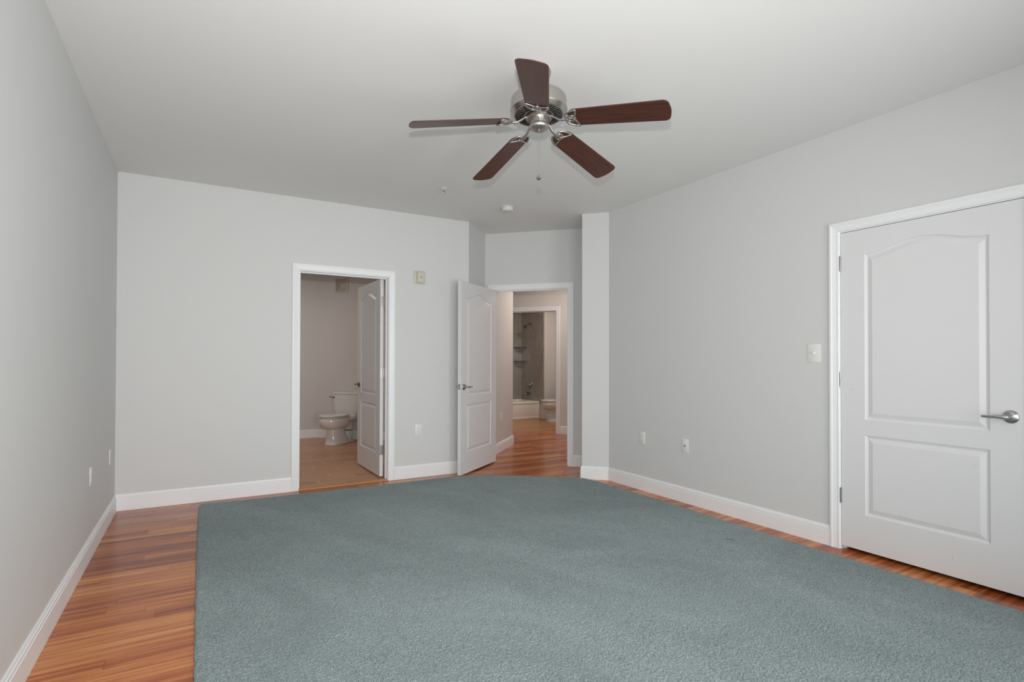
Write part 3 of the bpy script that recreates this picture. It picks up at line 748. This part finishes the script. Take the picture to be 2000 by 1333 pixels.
# ------------------------------------------------------------------ toilets
def toilet(label, x, y, rz):
    r = empty('toilet', (x, y, 0), rz); tag(r, label, 'toilet', None)
    # local +x forward, wall at x=0
    bm = bmesh.new()
    loft(bm, [sup(.40, .0, .215, .125, 3.0, hxb=.20), sup(.40, .012, .213, .124, 3.0, hxb=.20), sup(.405, .03, .200, .116, 2.8, hxb=.20), sup(.41, .12, .190, .103, 2.6, hxb=.16), sup(.42, .20, .178, .096, 2.4, hxb=.12), sup(.44, .235, .165, .098, 2.2, hxb=.12)])
    fin('pedestal', bm, PORC, r, smooth=60)
    bm = bmesh.new()
    loft(bm, [sup(.44, .215, .12, .075, 2.2, hxb=.12), sup(.45, .225, .180, .115, 2.2, hxb=.16), sup(.455, .25, .225, .150, 2.2, hxb=.20), sup(.46, .29, .255, .176, 2.2, hxb=.23), sup(.46, .34, .266, .186, 2.15, hxb=.25), sup(.46, .375, .264, .185, 2.15, hxb=.25), sup(.46, .385, .258, .180, 2.15, hxb=.245)])
    bw = fin('bowl', bm, PORC, r, smooth=60)
    bm = bmesh.new(); loft(bm, [sup(.15, .30, .12, .11, 4), sup(.15, .34, .13, .16, 4), sup(.15, .385, .13, .175, 4), sup(.15, .395, .12, .168, 4)]); fin('deck', bm, PORC, r, smooth=60)
    # trapway behind the pedestal
    bm = bmesh.new(); t = catmull([(.30, 0, .25), (.22, 0, .29), (.15, 0, .25), (.14, 0, .14), (.16, 0, .05), (.17, 0, .004)], 6, False)
    tube(bm, t, [.085]*(len(t)-6)+[.08, .078, .078, .08, .085, .09], n=24); fin('trapway', bm, PORC, r, smooth=60)
    bm = bmesh.new(); loft(bm, [sup(.24, 0, .16, .13, 3.5), sup(.24, .012, .158, .128, 3.5), sup(.24, .02, .148, .118, 3.5)]); fin('foot', bm, PORC, r, smooth=60)
    bm = bmesh.new()
    bm.free()
    for s in (1, -1):
        bm = bmesh.new(); lathe(bm, [(0, .030), (.008, .028), (.012, .018), (.013, .010)], 16, Matrix.Translation((.25, s*.112, .008)))
        fin('bolt_cap', bm, PORC, r, smooth=60)
    bm = bmesh.new(); loft(bm, [sup(.465, .391, .262, .186, 2.15, hxb=.22), sup(.465, .396, .267, .190, 2.15, hxb=.225), sup(.465, .404, .265, .188, 2.15, hxb=.225), sup(.465, .407, .258, .182, 2.15, hxb=.22)]); fin('seat', bm, PORC, r, smooth=50)
    bm = bmesh.new(); loft(bm, [sup(.465, .4115, .258, .184, 2.15, hxb=.22), sup(.465, .416, .268, .191, 2.15, hxb=.225), sup(.465, .424, .264, .188, 2.15, hxb=.225), sup(.465, .431, .235, .165, 2.15, hxb=.20), sup(.465, .434, .15, .10, 2.1, hxb=.13)]); fin('seat_lid', bm, PORC, r, smooth=60)
    bm = bmesh.new(); loft(bm, [sup(.108, .395, .082, .178, 5), sup(.108, .41, .088, .195, 5), sup(.110, .45, .094, .208, 5.5), sup(.112, .60, .098, .220, 6), sup(.112, .700, .099, .224, 6)])
    tk = fin('tank', bm, PORC, r, smooth=50)
    bm = bmesh.new(); loft(bm, [sup(.112, .701, .104, .230, 6), sup(.112, .706, .108, .235, 6), sup(.112, .722, .108, .235, 6), sup(.112, .730, .102, .229, 6), sup(.112, .732, .08, .20, 5)]); fin('tank_lid', bm, PORC, r, smooth=50)
    bm = bmesh.new(); lathe(bm, [(0, 0), (.014, 0), (.014, .006), (0, .008)], 20, Matrix.Translation((.209, -.185, .655)) @ Matrix.Rotation(PI/2, 4, 'Y'))
    tube(bm, [(.219, -.185, .655), (.226, -.195, .656), (.228, -.230, .660), (.226, -.250, .662)], [.006, .006, .0055, .007], n=10)
    fin('flush_lever', bm, CHROME, r, smooth=50)
    return r
# heading: local +x -> -D direction
p_ = ED(-4.492, 7.395); toilet('white toilet seen whole through the left doorway', p_[0], p_[1], math.radians(-135))
toilet('white toilet half hidden past the hall beside the bathtub', 6.645, 8.985, PI)

# ------------------------------------------------------------------ bathtub and shower
tb = empty('bathtub', (5.5, 9.9, 0)); tag(tb, 'cream alcove bathtub beyond the hall', 'bathtub')
ht = .365
bm = bmesh.new()
A = (4.42, 6.198, 9.50, 10.238)
def rr(x0, x1, y0, y1, z, r=.02, n=6):
    o = []
    for (cx, cy, a0) in ((x1-r, y1-r, 0), (x0+r, y1-r, 90), (x0+r, y0+r, 180), (x1-r, y0+r, 270)):
        for k in range(n+1): a = math.radians(a0+90*k/n); o.append((cx+r*math.cos(a)-5.5, cy+r*math.sin(a)-9.9, z))
    return o
loft(bm, [rr(*A, ht-.045), rr(*A, ht-.012), rr(A[0]+.006, A[1]-.006, A[2]+.006, A[3]-.006, ht-.002), rr(A[0]+.012, A[1]-.012, A[2]+.012, A[3]-.012, ht),
          rr(A[0]+.09, A[1]-.07, A[2]+.07, A[3]-.07, ht, .12), rr(A[0]+.10, A[1]-.08, A[2]+.08, A[3]-.08, ht-.02, .12), rr(A[0]+.2, A[1]-.13, A[2]+.13, A[3]-.13, .09, .12), rr(A[0]+.26, A[1]-.17, A[2]+.17, A[3]-.17, .06, .1)], cap0=False)
fin('basin', bm, TUBM, tb, smooth=50)
bm = bmesh.new(); O = Vector((-5.5, -9.9, 0)); T_ = Matrix.Translation(O)
rbox(bm, (4.42, 9.512, .002), (6.198, 9.56, .33), .008, 2, T_); rbox(bm, (4.42, 9.503, .002), (6.198, 9.515, .045), .004, 2, T_)
rbox(bm, (6.10, 9.506, .002), (6.198, 9.515, .33), .004, 2, T_)
fin('apron', bm, TUBM, tb, smooth=50)
bm = bmesh.new(); lathe(bm, [(0, 0), (.03, 0), (.032, .006), (.02, .012), (0, .012)], 24, T_ @ Matrix.Translation((6.09, 9.87, ht-.10)) @ Matrix.Rotation(-PI/2, 4, 'Y')); fin('overflow_plate', bm, STEEL, tb, smooth=50)
bm = bmesh.new(); box(bm, (4.40, 10.240, ht-.01), (6.20, 10.26, 2.262)); struct(fin('trim_6', bm, MARBLE), 'grey marble panel on the wall behind the bathtub', 'marble panel')
bm = bmesh.new(); box(bm, (6.196, 9.36, ht+.003), (6.215, 10.24, 2.262)); struct(fin('trim_7', bm, MARBLE), 'grey marble panel behind the shower head', 'marble panel')
XW = 6.196
sh_ = empty('wall_shower', (XW, 9.86, 2.0)); tag(sh_, 'dark chrome shower head on the marble wall above the bathtub', 'shower head')
Lt = lambda x, y, z: (x, y, z)
bm = bmesh.new(); lathe(bm, [(0, 0), (.030, 0), (.024, .008), (0, .010)], 24, Matrix.Rotation(-PI/2, 4, 'Y')); fin('wall_flange', bm, CHROME, sh_, smooth=50)
bm = bmesh.new(); tube(bm, [(-.005, 0, 0), (-.05, 0, .004), (-.09, 0, -.012), (-.125, 0, -.045)], .009, n=12); fin('shower_arm', bm, CHROME, sh_, smooth=50)
bm = bmesh.new(); lathe(bm, [(0, 0), (.012, 0), (.018, .015), (.038, .045), (.040, .06), (0, .06)], 24, Matrix.Translation((-.118, 0, -.040)) @ Matrix.Rotation(math.radians(225), 4, 'Y')); fin('shower_rose', bm, CHROME, sh_, smooth=50)
vl = empty('shower_valve', (XW, 9.875, .69)); tag(vl, 'dark chrome round shower valve trim on the marble wall', 'shower valve')
bm = bmesh.new(); lathe(bm, [(0, 0), (.085, 0), (.082, .006), (.035, .012), (.028, .045), (0, .047)], 36, Matrix.Rotation(-PI/2, 4, 'Y')); fin('escutcheon', bm, STEEL, vl, smooth=40)
bm = bmesh.new(); tube(bm, [(-.045, 0, 0), (-.06, 0, .0), (-.066, .0, -.03), (-.068, 0, -.065)], [.02, .018, .012, .009], n=14); fin('valve_handle', bm, CHROME, vl, smooth=50)
so = empty('tub_spout', (XW, 9.885, .50)); tag(so, 'dark chrome bathtub spout below the valve', 'tub spout')
bm = bmesh.new(); tube(bm, [(0, 0, 0), (-.05, 0, 0), (-.10, 0, -.004), (-.130, 0, -.012), (-.138, 0, -.03)], [.030, .026, .024, .023, .018], n=18); fin('spout_body', bm, CHROME, so, smooth=50)
bm = bmesh.new(); lathe(bm, [(0, .0), (.006, 0), (.006, .018), (0, .02)], 12, Matrix.Translation((-.10, 0, .018))); fin('diverter', bm, CHROME, so, smooth=50)
for z, lb in ((1.498, 'dark-edged corner shelf in the shower, the upper one'), (1.195, 'dark-edged corner shelf in the shower, the lower one')):
    cs = empty('corner_shelf', (XW, 10.240, z)); tag(cs, lb, 'shelf', 'shower corner shelves')
    arc_ = [(-.205*math.cos(a)**.8, -.205*math.sin(a)**.8) for a in [PI/2*k/14 for k in range(15)]]
    bm = bmesh.new(); prism(bm, [(0, 0)]+arc_, -.003, .004); fin('shelf_board', bm, MARBLE, cs)
    bm = bmesh.new(); tube(bm, [(x, y, .001) for x, y in arc_], .006, n=8); fin('shelf_rail', bm, GLASSB, cs)
    for (a, b) in ((-.17, -.012), (-.012, -.17)):
        bm = bmesh.new(); rbox(bm, (a-.009, b-.009, -.022), (a+.009, b+.009, -.006), .003, 2); fin('bracket', bm, STEEL, cs, smooth=40)
